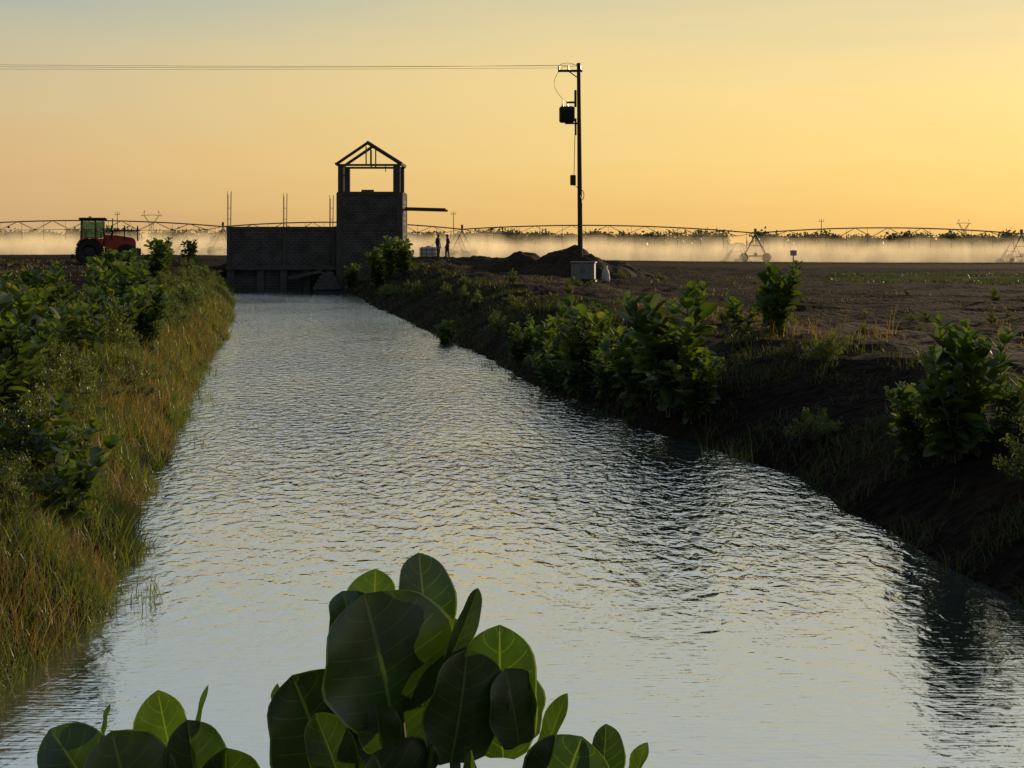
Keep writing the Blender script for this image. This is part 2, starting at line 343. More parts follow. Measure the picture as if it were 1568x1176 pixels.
for i,(x,y,s,r) in enumerate([(3.15,24.1,.8,2),(2.45,26.8,.9,3),(1.0,31.6,.75,2.5),(2.5,27,.9,4),(-7.3,86,1.75,0),(-8.4,88,1.5,2),(-6.5,84,1.35,4),(1.95,28.4,.7,5),
    (5.0,30.6,.7,2),(5.95,17.4,.7,5),(5.1,17.9,.6,2),(-11.0,97,1.1,1),(7.8,41,.7,3),(-2.2,47,.7,2),(.2,37,.7,3),
    (-4.45,13.9,.66,.5),(-4.85,14.9,.66,2),(-6.3,17.5,.85,1),(-6.8,18.8,.95,3),(-9.3,34,1.1,2),(-9.9,36,1.1,4),(-9.6,29,1.05,1),(-10.6,31,1.0,5),(-8.9,31.5,1.0,2.4),(-8.0,26,.85,1.2),(-8.6,33,.9,2),
    (-15.0,60,1.2,3),(-16.4,66,1.0,2),(-14.2,52,1.0,1),(-12.0,42,1.0,4),(-17.6,80,.8,4),(-7.8,23,.9,3),(-9.0,24,.9,.4),(-21.5,94,1.1,3),(-7.2,21,.85,2),(-5.3,16,.6,1),(-5.9,15.3,.7,4),(-7.6,19.6,.8,4),(-10.8,38,1.0,3),(-12.9,46,1,2)]):
    inst(mk[(i*5+i//6)%6],x,y,s,r)
def bush_mesh(name,seed,r=.7,h=1.1,n=4200,ls=.055,mat=None):
    rng=np.random.default_rng(seed);mb=MB();k=26;tips=[]
    for i in range(k):
        a=rng.uniform(0,2*np.pi);q=rng.random()**.6;tip=np.array([math.cos(a)*r*q,math.sin(a)*r*q,h*(1-.6*q*q)*rng.uniform(.4,1.25)])
        mid=tip*np.array([.35,.35,.55]);mb.tube((0,0,-.1),mid,.012,.008,4,1,False);mb.tube(mid,tip,.008,.003,4,1,False);tips.append((mid,tip))
    ids=rng.integers(0,k,n);t=rng.random(n)**.7
    M0=np.array([a for a,b in tips])[ids];T0=np.array([b for a,b in tips])[ids]
    B=M0+(T0-M0)*t[:,None]+rng.normal(0,.055,(n,3))*np.array([1,1,.8]);B[:,2]=np.maximum(B[:,2],.03)
    D=rng.normal(0,1,(n,3))+np.array([0,0,.7]);Nn=rng.normal(0,.6,(n,3))+np.array([0,0,1])
    Ln=ls*rng.uniform(.6,1.4,n);V,F,UV=leaves(B,D,Nn,Ln,Ln*.5,(0,.5,1),(-1,0,1),.3,.1,OV_W)
    nv=len(V);V=np.concatenate([V,np.array(mb.V)])
    return mesh_obj(name,V,F.tolist()+[[i+nv for i in f] for f in mb.F],[mat or M_bush,M_stem],midx=[0]*len(F)+[1]*len(mb.F))
bs=[bush_mesh("leafy_shrub",11,.7,1.0,3000,.065),bush_mesh("leafy_shrub",12,.9,.8,3600,.06),bush_mesh("leafy_shrub",13,.55,1.15,2600,.07),bush_mesh("leafy_shrub",14,1.1,.6,3400,.055)]
first=[True]*4
def putb(k,x,y,s,r):
    if first[k]: first[k]=False;place(bs[k],x,y,s,r)
    else: inst(bs[k],x,y,s,r)
for y in np.concatenate([np.arange(10.5,30,.9),np.arange(30,100,2.2)]):
    for e0,e1 in ((.7,1.5),(1.5,2.7),(2.7,4.6)):
        if RNG.random()<.2 or (e0>2 and y>50): continue
        e=RNG.uniform(e0,e1)
        putb(int(RNG.integers(0,4)),float(xl(y))-e,y+RNG.uniform(-.5,.5),RNG.uniform(.4,1.0)*(.7 if e<1.2 else 1),RNG.uniform(0,6))
for y in np.arange(12,98,3.2):
    putb(int(RNG.integers(0,4)),float(xr(y))+RNG.uniform(.5,3.2),y+RNG.uniform(-1,1),RNG.uniform(.35,.7),RNG.uniform(0,6))
for i in range(46):
    y=RNG.uniform(20,95);putb(int(RNG.integers(0,4)),float(xr(y))+RNG.uniform(4,22),y,RNG.uniform(.2,.5),RNG.uniform(0,6))
def grass(name,n,side,y0,y1,e0,e1,h0,h1,w0,mat,lean=.5,seed=0,clump=.0,epow=1.0,csc=1.2):
    rng=np.random.default_rng(seed);y=y0*(y1/y0)**rng.random(n);e=e0+(e1-e0)*rng.random(n)**epow
    x=xr(y)+e if side>0 else xl(y)-e
    if clump>0:
        k=fbm(x*csc,y*csc,seed,2)>clump-.45;x=x[k];y=y[k]
    m=len(x);z=np.maximum(gz(x,y),-.15);H=rng.uniform(h0,h1,m)*(1+1.0*fbm(x*1.1,y*1.1,seed+1,2));W=w0*(y/10)**.75*rng.uniform(.6,1.4,m)
    V,F=blades(np.stack([x,y,z],1),H,W,lean*rng.uniform(.2,1.4,m),rng);return mesh_obj(name,V,F,mat)
grass("bank_grass",54000,-1,8,103,-.15,2.2,.15,.42,.009,M_gr,.65,21,.28,1.3)
grass("bank_grass",15000,-1,8,70,-.12,.9,.2,.52,.008,M_dry,.5,22,.50,1.1)
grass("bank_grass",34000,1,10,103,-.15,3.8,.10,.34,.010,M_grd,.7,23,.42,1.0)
grass("dry_grass",20000,1,14,110,3.5,22,.06,.2,.009,M_dry,.7,24,.60,1.2,.5)
grass("dry_grass",10000,-1,14,105,3.5,16,.08,.3,.010,M_dry,.7,25,.55,1.2,.5)
grass("dry_grass",4500,1,14,40,3.5,9,.25,.6,.007,M_dry,.4,26,.78,1.0,.8)
grass("reed_tuft",2600,1,20,60,-.5,0,.15,.4,.008,M_gr,.4,27,.68,1,.6)
grass("reed_tuft",2600,-1,12,60,-.6,0,.15,.45,.008,M_gr,.4,28,.66,1,.6)
def crop():
    rng=np.random.default_rng(5);xs=[];ys=[]
    for y in list(np.arange(76,83,.8))+list(np.arange(93,101,.8)):
        n=1200;x=rng.uniform(16+(y-72)*.25,110,n);xs.append(x);ys.append(y+rng.normal(0,.1,n))
    x=np.concatenate(xs);y=np.concatenate(ys);m=len(x)
    V,F=blades(np.stack([x,y,gz(x,y)],1),rng.uniform(.12,.3,m),rng.uniform(.06,.14,m),rng.uniform(.3,1,m),rng,2);mesh_obj("crop_rows",V,F,M_crop)
crop()
# ------------------------------------------------------------------ foreground milkweed
def fg():
    k=.00107;Dp=2.3;z0=3.3-(1176-375)*k
    # plant frame: millimetre-like units right of / above a datum on the stem, depth offsets in metres, width, facing
    Ls=[(-20,80,-50,270,172,0,-.02,(.62,-.75,.25)),
        (30,150,22,310,84,.07,.10,(.5,-.8,.1)),
        (-50,170,-58,288,80,.06,.08,(-.5,-.8,.1)),
        (-70,160,-95,262,70,.03,.05,(.7,-.6,.2)),
        (62,148,118,262,34,.02,.05,(.75,-.45,.5)),
        (150,-10,138,192,124,.08,.10,(-.35,-.9,.15)),
        (70,10,105,178,118,.0,.0,(.66,-.7,.25)),
        (175,20,160,140,80,.05,.04,(.6,-.8,.1)),
        (-110,-40,-165,138,130,.02,.02,(.7,-.65,.25)),
        (-85,-20,-125,102,62,-.05,-.06,(.3,-.8,.5)),
        (-30,40,-40,112,62,-.04,-.05,(.1,-.95,.5)),
        (0,-60,-28,62,120,-.07,-.12,(.4,-.75,.7)),
        (140,-90,93,56,34,-.08,-.1,(-.9,-.35,.4)),
        (205,-10,240,112,26,.0,.02,(-.9,-.45,.1)),
        (40,-70,35,58,18,-.06,-.07,(-.9,-.4,.1)),
        (220,-80,268,54,125,-.03,-.02,(-.1,-.85,.5)),
        (300,-60,315,56,56,.03,.03,(.5,-.9,.1)),
        (345,-40,367,36,24,0,.02,(-.9,-.3,.2)),
        (-190,60,-205,118,22,.03,.04,(-.8,-.4,.1)),
        (-450,-80,-530,68,84,0,-.02,(.6,-.75,.3)),
        (-400,-100,-425,74,108,-.04,-.06,(.6,-.75,.3)),
        (-350,-60,-400,98,94,.05,.06,(-.4,-.9,.15)),
        (-320,-90,-330,66,80,.02,.02,(.6,-.75,.3)),
        (-327,40,-318,112,11,.04,.06,(-.8,-.6,.1)),
        (-470,40,-470,82,14,.04,.06,(-.8,-.6,.1)),
        (-290,-140,-270,20,96,.03,.02,(.6,-.75,.3)),
        (20,60,60,205,110,.11,.13,(.6,-.75,.1)),
        (110,60,130,150,100,.13,.13,(.5,-.85,.1)),
        (-20,-20,-50,90,110,.10,.10,(.6,-.75,.1)),
        (-60,20,-90,150,110,.12,.12,(.6,-.75,.1))]
    cx=(620-784)*k
    S=np.array([0,.03,.07,.13,.2,.3,.4,.5,.6,.7,.78,.85,.9,.94,.97,1]);T=np.array([-1,-.94,-.8,-.6,-.4,-.2,0,.2,.4,.6,.8,.94,1])
    B=[];D=[];NN=[];LL=[];WW=[]
    for bx,bz,tx,tz,w_,dy0,dy1,n in Ls:
        b=np.array([cx+bx*k,Dp+dy0,z0+bz*k]);t=np.array([cx+tx*k,Dp+dy1,z0+tz*k])
        B.append(b);D.append(t-b);NN.append(n);LL.append(np.linalg.norm(t-b));WW.append(w_*k*1.06)
    V,F,UV=leaves(B,D,NN,np.array(LL),np.array(WW),S,T,.22,.09,[.3,.66,.86,.98,1,.93,.72,.38,.01],.11,True)
    mb=MB();g=float(gz(cx,Dp))
    def stem(pts,r0,r1):
        for i in range(len(pts)-1):
            f=lambda q:r0+(r1-r0)*q/(len(pts)-1)
            mb.tube(pts[i],pts[i+1],f(i),f(i+1),8,1,False)
    W=lambda x,z,dy=.03:(cx+x*k,Dp+dy,z0+z*k)
    stem([(cx,Dp,g-.05),W(5,-350),W(-5,-150),W(-5,0),W(-12,80),W(10,150)],.016,.007)
    stem([(cx+.02,Dp,g),W(70,-300),W(80,-100),W(75,20),W(90,60)],.014,.007)
    stem([(cx+.05,Dp,g),W(160,-250),W(240,-100),W(250,-50)],.013,.007)
    stem([(cx-.03,Dp,g),W(-80,-250),W(-110,-60),W(-90,20)],.014,.007)
    stem([(cx-.35,Dp,g-.05),W(-390,-250),W(-385,-80),W(-350,-20)],.014,.007)
    nv=len(V);V=np.concatenate([V,np.array(mb.V)]);UV=np.concatenate([UV,np.zeros((len(mb.V),2))])
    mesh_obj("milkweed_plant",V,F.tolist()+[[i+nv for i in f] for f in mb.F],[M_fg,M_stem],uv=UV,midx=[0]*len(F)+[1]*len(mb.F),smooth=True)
    o=milkweed_mesh("milkweed_plant",.60,9,77,.5,.15,stp=.08);o.location=(cx+.05,Dp+.05,g-.02)
    o=milkweed_mesh("milkweed_plant",.5,6,78,.4,.14,stp=.08);o.location=(cx-.4,Dp+.05,g-.02)
fg()
# ------------------------------------------------------------------ pump house (block tower + wing wall)
def brickmat():
    m,nt,out=newmat("concrete_block");L=nt.links
    tc=N(nt,'ShaderNodeTexCoord');mp=N(nt,'ShaderNodeMapping');mp.inputs['Rotation'].default_value=(R(90),0,0);L.new(tc.outputs['Object'],mp.inputs[0])
    b=N(nt,'ShaderNodeTexBrick');b.inputs['Scale'].default_value=1;b.inputs['Brick Width'].default_value=.4;b.inputs['Row Height'].default_value=.2
    b.inputs['Mortar Size'].default_value=.02;b.inputs['Color1'].default_value=(.065,.06,.062,1);b.inputs['Color2'].default_value=(.10,.09,.09,1);b.inputs['Mortar'].default_value=(.18,.165,.155,1)
    L.new(mp.outputs[0],b.inputs[0])
    n=N(nt,'ShaderNodeTexNoise');n.inputs['Scale'].default_value=1.2;n.inputs['Detail'].default_value=8;L.new(tc.outputs['Object'],n.inputs[0])
    r=ramp(nt,[(.3,(.5,.5,.5)),(.7,(1.1,1.1,1.1))]);L.new(n.outputs['Fac'],r.inputs[0])
    mu=N(nt,'ShaderNodeMix',data_type='RGBA',blend_type='MULTIPLY');mu.inputs[0].default_value=1;L.new(b.outputs[0],mu.inputs[6]);L.new(r.outputs[0],mu.inputs[7])
    p=N(nt,'ShaderNodeBsdfPrincipled');p.inputs['Roughness'].default_value=.9;p.inputs['Specular IOR Level'].default_value=.1;L.new(mu.outputs[2],p.inputs['Base Color'])
    bp=N(nt,'ShaderNodeBump');bp.inputs['Distance'].default_value=.02;L.new(b.outputs['Fac'],bp.inputs['Height']);bp.invert=True;L.new(bp.outputs[0],p.inputs['Normal'])
    L.new(p.outputs[0],out.inputs[0]);return m
M_blk=brickmat();M_con=surf("cast_concrete",(.06,.056,.054),(.10,.09,.086),3,.9,.01,spec=.1)
M_steel=surf("rusty_steel",(.05,.035,.03),(.10,.07,.055),10,.7,0)
M_dark=surf("dark_metal",(.02,.02,.022),(.04,.04,.042),10,.5,0)
M_wood=surf("weathered_wood",(.05,.035,.025),(.09,.065,.045),8,.9,.005)
def pump_house():
    m=MB()
    zt=4.64;xa,xb=-20.9,-12.8;y=103.2;t=.3
    m.box(((xa+xb)/2,y,(1.75+zt-.25)/2),(xb-xa,t,zt-.25-1.75),0)
    m.box(((xa+xb)/2,y,zt-.125),(xb-xa+.06,t+.06,.25),1)
    m.box(((xa+xb)/2,y-.1,1.62),(xb-xa,t+.5,.26),1)
    for x in (-20.6,-18.4,-16.7,-15.0,-13.4): m.box((x,y-.05,.35),(.5,t+.3,2.28),1)
    m.box(((xa+xb)/2,y+.12,.35),(xb-xa,.08,2.28),0)
    for x in (-20.7,-16.65,-13.05): m.box((x,y-.04,(1.75+zt)/2+.0),(.3,t+.08,zt-1.76),1)
    m.box((xa+.15,y+2.3,2.6),(.3,4.2,4.0),0);m.box(((xa+xb)/2,y+4.5,2.6),(xb-xa,.3,4.0),0)
    m.box((-15.0,y-.95,1.15),(2.4,1.0,.22),1,ry=R(-12))
    for i in range(5): m.box((-13.4,y-1.0,.2+.25*i),(2.0-.3*i,.9,.24),1)
    x0,x1=-12.8,-7.98;y0,y1=102.6,107;cx=(x0+x1)/2
    for yy in (y0+.15,y1-.15): m.box((cx,yy,3.3),(x1-x0-.5,.26,7.3),0)
    for xx in (x0+.13,x1-.13): m.box((xx,(y0+y1)/2,3.3),(.24,y1-y0-.5,7.3),0)
    for xx in (x0+.2,x1-.2):
        for yy in (y0+.2,y1-.2): m.box((xx,yy,3.35),(.42,.42,7.5),1)
    for z in (7.05,4.5,2.2):
        for yy in(y0+.15,y1-.15): m.box((cx,yy,z),(x1-x0-.84,.31,.28),1)
        for xx in(x0+.14,x1-.14): m.box((xx,(y0+y1)/2,z),(.3,y1-y0-.84,.28),1)
    m.box((cx-.15,y0+.15,7.25),(.9,.2,.16),0)
    m.box((cx,(y0+y1)/2,6.6),(x1-x0-.6,y1-y0-.6,.15),1)
    zc=9.13
    for yy in (y0+.3,y1-.3):
        m.box((x0+.3,yy,8.12),(.42,.42,2.02),1);m.box((x1-.45,yy,8.12),(.5,.42,2.02),1)
        m.tube((x0,yy,zc+.02),(x1-.15,yy,zc+.02),.09,.09,6,2)
    for yy,ox in ((y0+.3,0),(y1-.3,0)):
        ap=(cx-.15,yy,10.78)
        m.tube((x0-.1,yy,zc+.05),ap,.12,.12,6,2);m.tube(ap,(x1-.1,yy,zc+.1),.15,.15,6,2)
        for dx,zz in((-.28,10.5),(.05,10.65)): m.tube((cx+dx,yy,zc),(cx+dx,yy,zz),.05,.05,6,2)
    m.tube((cx-.15,y0+.1,10.78),(cx-.15,y1-.1,10.78),.13,.13,6,2)
    for xx in (x0-.05,x1-.15): m.tube((xx,y0+.1,zc+.1),(xx,y1-.1,zc+.1),.10,.10,6,2)
    m.tube((cx+1.15,y0+.3,zc),(cx+1.15,y0+.3,zc-.5),.03,.03,5,2)
    m.box((x1+1.6,y0+.8,5.86),(3.3,.35,.16),1,ry=R(1.5));m.box((x1+1.6,y0+.8,5.99),(3.0,.2,.1),2,ry=R(1.5))
    for bx,zt3 in((-20.75,7.25),(-16.65,7.1),(-13.25,6.95)):
        for dx,dy,dz in((-.11,-.11,0),(.11,-.1,-.1),(-.1,.11,-.25),(.1,.1,.0)):
            m.tube((bx+dx,y+dy,4.4),(bx+dx*1.15+.02,y+dy,zt3+dz),.022,.022,5,2)
        for z in (5.2,6.0):
            for a,b in(((-.12,-.12),(.12,-.12)),((.12,-.12),(.12,.12)),((.12,.12),(-.12,.12)),((-.12,.12),(-.12,-.12))):
                m.tube((bx+a[0],y+a[1],z),(bx+b[0],y+b[1],z),.012,.012,4,2)
    m.obj("pump_house",[M_blk,M_con,M_steel])
pump_house()
# ------------------------------------------------------------------ dirt piles
M_soil2=surf("dirt",(.025,.017,.012),(.055,.036,.024),5,.95,.05,spec=.05)
def pile(name,x,y,sx,sy,h,seed):
    n=42
    g=np.linspace(-1,1,n);X,Y=np.meshgrid(g,g)
    r=np.sqrt(X**2+Y**2);a=np.clip(1-r,0,1)
    Z=h*np.clip(a*1.25,0,1)**.9*(1+.5*fbm(X*2.2+seed,Y*2.2,seed,4))+.12*fbm(X*9,Y*9,seed,2)*(a>0)-.12*(a<=.02)
    wx=x+X*sx;wy=y+Y*sy;Zw=gz(wx,wy)+Z
    V=np.stack([wx,wy,Zw],-1).reshape(-1,3);i=np.arange(n-1)[:,None]*n+np.arange(n-1)
    mesh_obj(name,V,np.stack([i,i+1,i+n+1,i+n],-1).reshape(-1,4),M_soil2,smooth=True)
pile("dirt_pile",3.5,76,3.3,3.0,1.5,1)
pile("dirt_pile",.8,79,3.2,2.4,1.0,2)
pile("dirt_pile",-1.8,93,3.6,3,.8,3)
pile("dirt_pile",-4.6,96,3.4,3,.5,4)
pile("dirt_pile",1.4,90,3.4,3,.8,6)
pile("dirt_pile",5.2,78,2.8,2.4,.7,5)
# ------------------------------------------------------------------ utility poles and lines
M_glass=surf("ceramic",(.10,.08,.07),(.14,.11,.10),5,.3,0)
def pole(name,x,y,zb,zt,full=True):
    m=MB();m.tube((x+.1,y,zb),(x,y,zt),.14,.095,12,0)
    m.box((x-.45,y,zt-.42),(1.3,.1,.12),1);m.box((x-.3,y-.1,zt-.62),(.5,.05,.05),1,ry=R(35))
    for dx in(-1.05,-.55,.1): m.tube((x+dx,y,zt-.36),(x+dx,y,zt-.14),.05,.03,8,3)
    if full:
        m.box((x-.62,y,10.25),(.82,.62,.85),1,bev=.08)
        for i in range(7): m.box((x-.95+.11*i,y-.36,10.2),(.03,.12,.6),1)
        for dx in(-.85,-.6): m.tube((x+dx,y,10.66),(x+dx,y,11.02),.055,.03,8,3)
        m.box((x-.35,y,9.78),(.75,.12,.08),1);m.box((x-.4,y,10.9),(.5,.08,.1),1)
        m.box((x-.17,y-.03,11.1),(.12,.14,.9),1);m.box((x-.16,y-.03,9.6),(.1,.12,.9),1)
        m.box((x-.3,y-.05,6.75),(.3,.2,.55),1,bev=.03)
        m.tube((x-.2,y-.08,9.2),(x-.25,y-.1,7.0),.02,.02,5,1)
        a=[(x-.3+.0,y-.1,6.5)]+[(x-.1+.28*math.sin(t*2.6),y-.15,6.4-1.6*t) for t in np.linspace(0,1,10)];m.path(a,.015,5,1)
        a=[(x+.12+.16*math.cos(t),y-.16,5.95+.28*math.sin(t)) for t in np.linspace(0,6.28,16)];m.path(a,.02,5,1)
        a=[(x-.2,y,zt-.2)]+[(x-.75-.55*math.sin(t*3.1),y,zt-.1-1.9*t) for t in np.linspace(0.05,1,14)];m.path(a,.012,5,1)
        a=[(x-.1,y,zt-.05)]+[(x-.6+.5*math.cos(t),y,zt-.25+.25*math.sin(t)) for t in np.linspace(.3,3.6,12)];m.path(a,.012,5,1)
    m.obj(name,[M_wood,M_dark,M_dark,M_glass])
pole("utility_pole",3.55,75,1.9,13.0)
pole("utility_pole",-46,77,1.6,13.4,False)
M_alu=surf("aluminium_wire",(.22,.21,.2),(.3,.28,.26),3,.5,0)
m=MB()
for dx,za,zb,sg in((-1.05,12.74,13.08,.12),(-.55,12.86,13.42,.15),(.1,12.9,13.3,.2)):
    a=np.array([3.55+dx,75,za]);b=np.array([-46+dx,77,zb]);pts=[]
    for t in np.linspace(0,1,40):
        p=a*(1-t)+b*t;p[2]-=sg*4*t*(1-t);pts.append(tuple(p))
    m.path(pts,.0075,4)
m.obj("power_line",[M_alu])
M_grey=surf("painted_steel_grey",(.16,.17,.18),(.24,.25,.26),4,.5,0)
M_white=surf("white_plastic",(.35,.35,.34),(.5,.49,.47),6,.6,.004)
def cabinet():
    m=MB();m.box((0,0,.06),(1.2,.6,.12),1);m.box((0,0,.52),(1.1,.5,.78),0,bev=.03);m.box((0,0,.94),(1.2,.6,.06),0)
    for sx in(-.27,.27): m.box((sx,-.258,.52),(.5,.02,.68),0);m.box((sx*.3,-.28,.52),(.03,.03,.12),1)
    m.obj("electrical_cabinet",[M_grey,M_dark],loc=P(3.35,66,0),rz=R(-12))
cabinet()
m=MB()
prof=[(0.02,0),(.2,.02),(.24,.15),(.22,.4),(.16,.58),(.07,.66),(.12,.76),(.02,.78)]
vs=[];n=16
for r,z in prof:
    for i in range(n):
        a=2*math.pi*i/n;rr=r*.8*(1+.08*math.sin(3*a+z*9));vs.append((rr*math.cos(a),rr*math.sin(a),z))
m.add(vs,[(j*n+i,j*n+(i+1)%n,(j+1)*n+(i+1)%n,(j+1)*n+i) for j in range(len(prof)-1) for i in range(n)])
m.obj("woven_sack",[M_white],smooth=True,loc=P(4.4,66,0))
m=MB();m.tube((0,0,0),(0,0,1.6),.05,.05,8,1);m.box((0,-.06,1.35),(.55,.03,.45),0);m.obj("field_sign",[M_white,M_dark],loc=P(24,120,0))
# ------------------------------------------------------------------ centre pivot irrigation
M_galv=surf("galvanised_steel",(.10,.10,.10),(.18,.18,.175),3,.5,0,.3)
M_tyre=surf("tyre_rubber",(.015,.015,.015),(.03,.028,.026),12,.9,.004)
TX=[-109,-73,-38.2,-6.6,32,67,103];TYv=[178,182,186,186,185,185,186]
def pipez(i): return float(gz(TX[i],TYv[i]))+3.75
def pivot():
    m=MB()
    for i,(x,y) in enumerate(zip(TX,TYv)):
        g=float(gz(x,y));t=pipez(i)
        for s in(-1,1):
            m.tube((x,y,t),(x+s*1.55,y-.4,g+.6),.06,.06,6);m.tube((x,y,t-.3),(x+s*1.55,y+.4,g+.6),.05,.05,6)
            m.tube((x+s*.8,y-.2,g+2.1),(x+s*1.5,y+.3,g+.7),.03,.03,4)
            c=(x+s*1.5,y,g+.55);m.lathe(c,[(.3,-.1),(.33,-.16),(.5,-.17),(.6,-.1),(.6,.1),(.5,.17),(.33,.16),(.3,.1)],20,1);m.lathe(c,[(.02,-.08),(.32,-.1),(.32,.1),(.02,.08)],12)
        m.box((x,y,g+.75),(3.3,.16,.16));m.tube((x-.8,y,g+2.1),(x+.8,y,g+2.1),.04,.04,6);m.box((x,y-.2,g+1.0),(.4,.3,.35))
        m.box((x,y,t+.35),(.3,.3,.5))
    for i in range(len(TX)-1):
        a=np.array([TX[i],TYv[i],pipez(i)]);b=np.array([TX[i+1],TYv[i+1],pipez(i+1)]);n=8
        bow=lambda t:.75*4*t*(1-t)
        q=lambda t:a*(1-t)+b*t+np.array([0,0,bow(t)])
        m.path([tuple(q(t)) for t in np.linspace(0,1,25)],.09,6)
        lo=[]
        for k in range(n):
            t=(k+.5)/n;d=1.15*min(1,.35+2.6*min(t,1-t));p=q(t)-np.array([0,0,d])
            for s in(-.6,.6):
                pp=p+np.array([0,s,0]);
                for tt in(k/n,(k+1)/n): m.tube(tuple(q(tt)),tuple(pp),.025,.025,4,0,False)
            m.tube(tuple(p-np.array([0,.6,0])),tuple(p+np.array([0,.6,0])),.03,.03,4,0,False);lo.append(p)
        ch=[a]+lo+[b]
        for s in(-.6,.6): m.path([tuple(c+np.array([0,s if 0<j<len(ch)-1 else 0,0])) for j,c in enumerate(ch)],.022,4)
        for t in np.linspace(.03,.97,13):
            p=q(t);m.tube(tuple(p),(p[0],p[1]-.1,p[2]-2.1-bow(t)*.6),.02,.02,4,0,False)
    m.obj("center_pivot_irrigator",[M_galv,M_tyre])
pivot()
def spray():
    mt,nt,out=newmat("water_spray");L=nt.links
    tc=N(nt,'ShaderNodeTexCoord');uv=N(nt,'ShaderNodeUVMap');sx=N(nt,'ShaderNodeSeparateXYZ');L.new(uv.outputs[0],sx.inputs[0])
    mp=N(nt,'ShaderNodeMapping');mp.inputs['Scale'].default_value=(.45,.3,.13);mp.inputs['Rotation'].default_value=(0,R(28),0);L.new(tc.outputs['Object'],mp.inputs[0])
    n=N(nt,'ShaderNodeTexNoise');n.inputs['Scale'].default_value=1;n.inputs['Detail'].default_value=4;L.new(mp.outputs[0],n.inputs[0])
    rn=ramp(nt,[(.35,(.45,)*3),(.68,(1,)*3)]);L.new(n.outputs['Fac'],rn.inputs[0])
    rv=ramp(nt,[(0,(.85,)*3),(.5,(.68,)*3),(.75,(.32,)*3),(1,(0,)*3)]);L.new(sx.outputs[1],rv.inputs[0])
    mu=N(nt,'ShaderNodeMath',operation='MULTIPLY');L.new(rn.outputs[0],mu.inputs[0]);L.new(rv.outputs[0],mu.inputs[1])
    tr=N(nt,'ShaderNodeBsdfTransparent');tl=N(nt,'ShaderNodeBsdfTranslucent');tl.inputs[0].default_value=(.84,.74,.54,1)
    mx=N(nt,'ShaderNodeMixShader');L.new(mu.outputs[0],mx.inputs[0]);L.new(tr.outputs[0],mx.inputs[1]);L.new(tl.outputs[0],mx.inputs[2]);L.new(mx.outputs[0],out.inputs[0])
    V=[];F=[];UV=[]
    for li,(dy,h) in enumerate(((-4,2.6),(0,3.3),(6,3.5))):
        xs=np.linspace(-150,150,260)
        for j,x in enumerate(xs):
            if j==0:b=len(V)
            y=185+dy+1.5*float(fbm(x*.08,li*3,li+40));g=float(gz(x,y));hh=h*(1+.35*float(fbm(x*.25,li,li+50)))
            for r in range(6): V.append((x,y+.5*r*.2,g-.05+hh*r/5));UV.append((j,r/5))
            if j:
                for r in range(5): q=b+j*6+r;F.append([q-6,q,q+1,q-5])
    mesh_obj("irrigation_spray",V,F,mt,uv=UV,smooth=True)
spray()
# ------------------------------------------------------------------ distant trees, pylons
M_far=leafmat("distant_foliage",[(0,(.06,.055,.03)),(1,(.12,.10,.055))],tr=.3)
def far_trees():
    rng=np.random.default_rng(3);B=[];Ln=[];mb=MB()
    for i in range(430):
        y=rng.uniform(520,900);x=rng.uniform(-.55,.6)*y
        if fbm(x*.006,3.1,70,2)<-.12 and rng.random()<.75: continue
        h=rng.uniform(4,8.5)*(1+.35*float(fbm(x*.01,1,71,2)))*y/700;g=float(gz(x,y));r=h*rng.uniform(.5,.9)
        mb.tube((x,y,g-.2),(x,y,g+h*.55),.25,.12,5,1,False)
        for c in range(int(rng.integers(5,9))):
            cx=x+rng.uniform(-r,r);cz=g+h*rng.uniform(.35,.95);cy=y+rng.uniform(-r,r)*.6;mb.tube((x,y,g+h*.35),(cx,cy,cz),.12,.05,4,1,False);k=34
            p=rng.normal(0,1,(k,3))*np.array([r*.25,r*.25,h*.10])+np.array([cx,cy,cz]);p[:,2]=np.maximum(p[:,2],g+.3);B.append(p);Ln.append(rng.uniform(.9,1.8,k))
    for i in range(1300):
        y=rng.uniform(500,800);x=rng.uniform(-.6,.6)*y;p=rng.normal(0,1,(12,3))*np.array([3,2,.7])+np.array([x,y,float(gz(x,y))+1.4]);B.append(p);Ln.append(rng.uniform(1,2,12))
    B=np.concatenate(B);Ln=np.concatenate(Ln);n=len(B)
    V,F,_=leaves(B,rng.normal(0,1,(n,3)),rng.normal(0,1,(n,3)),Ln,Ln*.8,(0,.5,1),(-1,1),0,.1)
    nv=len(V);V=np.concatenate([V,np.array(mb.V)]);mesh_obj("distant_trees",V,F.tolist()+[[i+nv for i in f] for f in mb.F],[M_far,M_wood],midx=[0]*len(F)+[1]*len(mb.F))
far_trees()
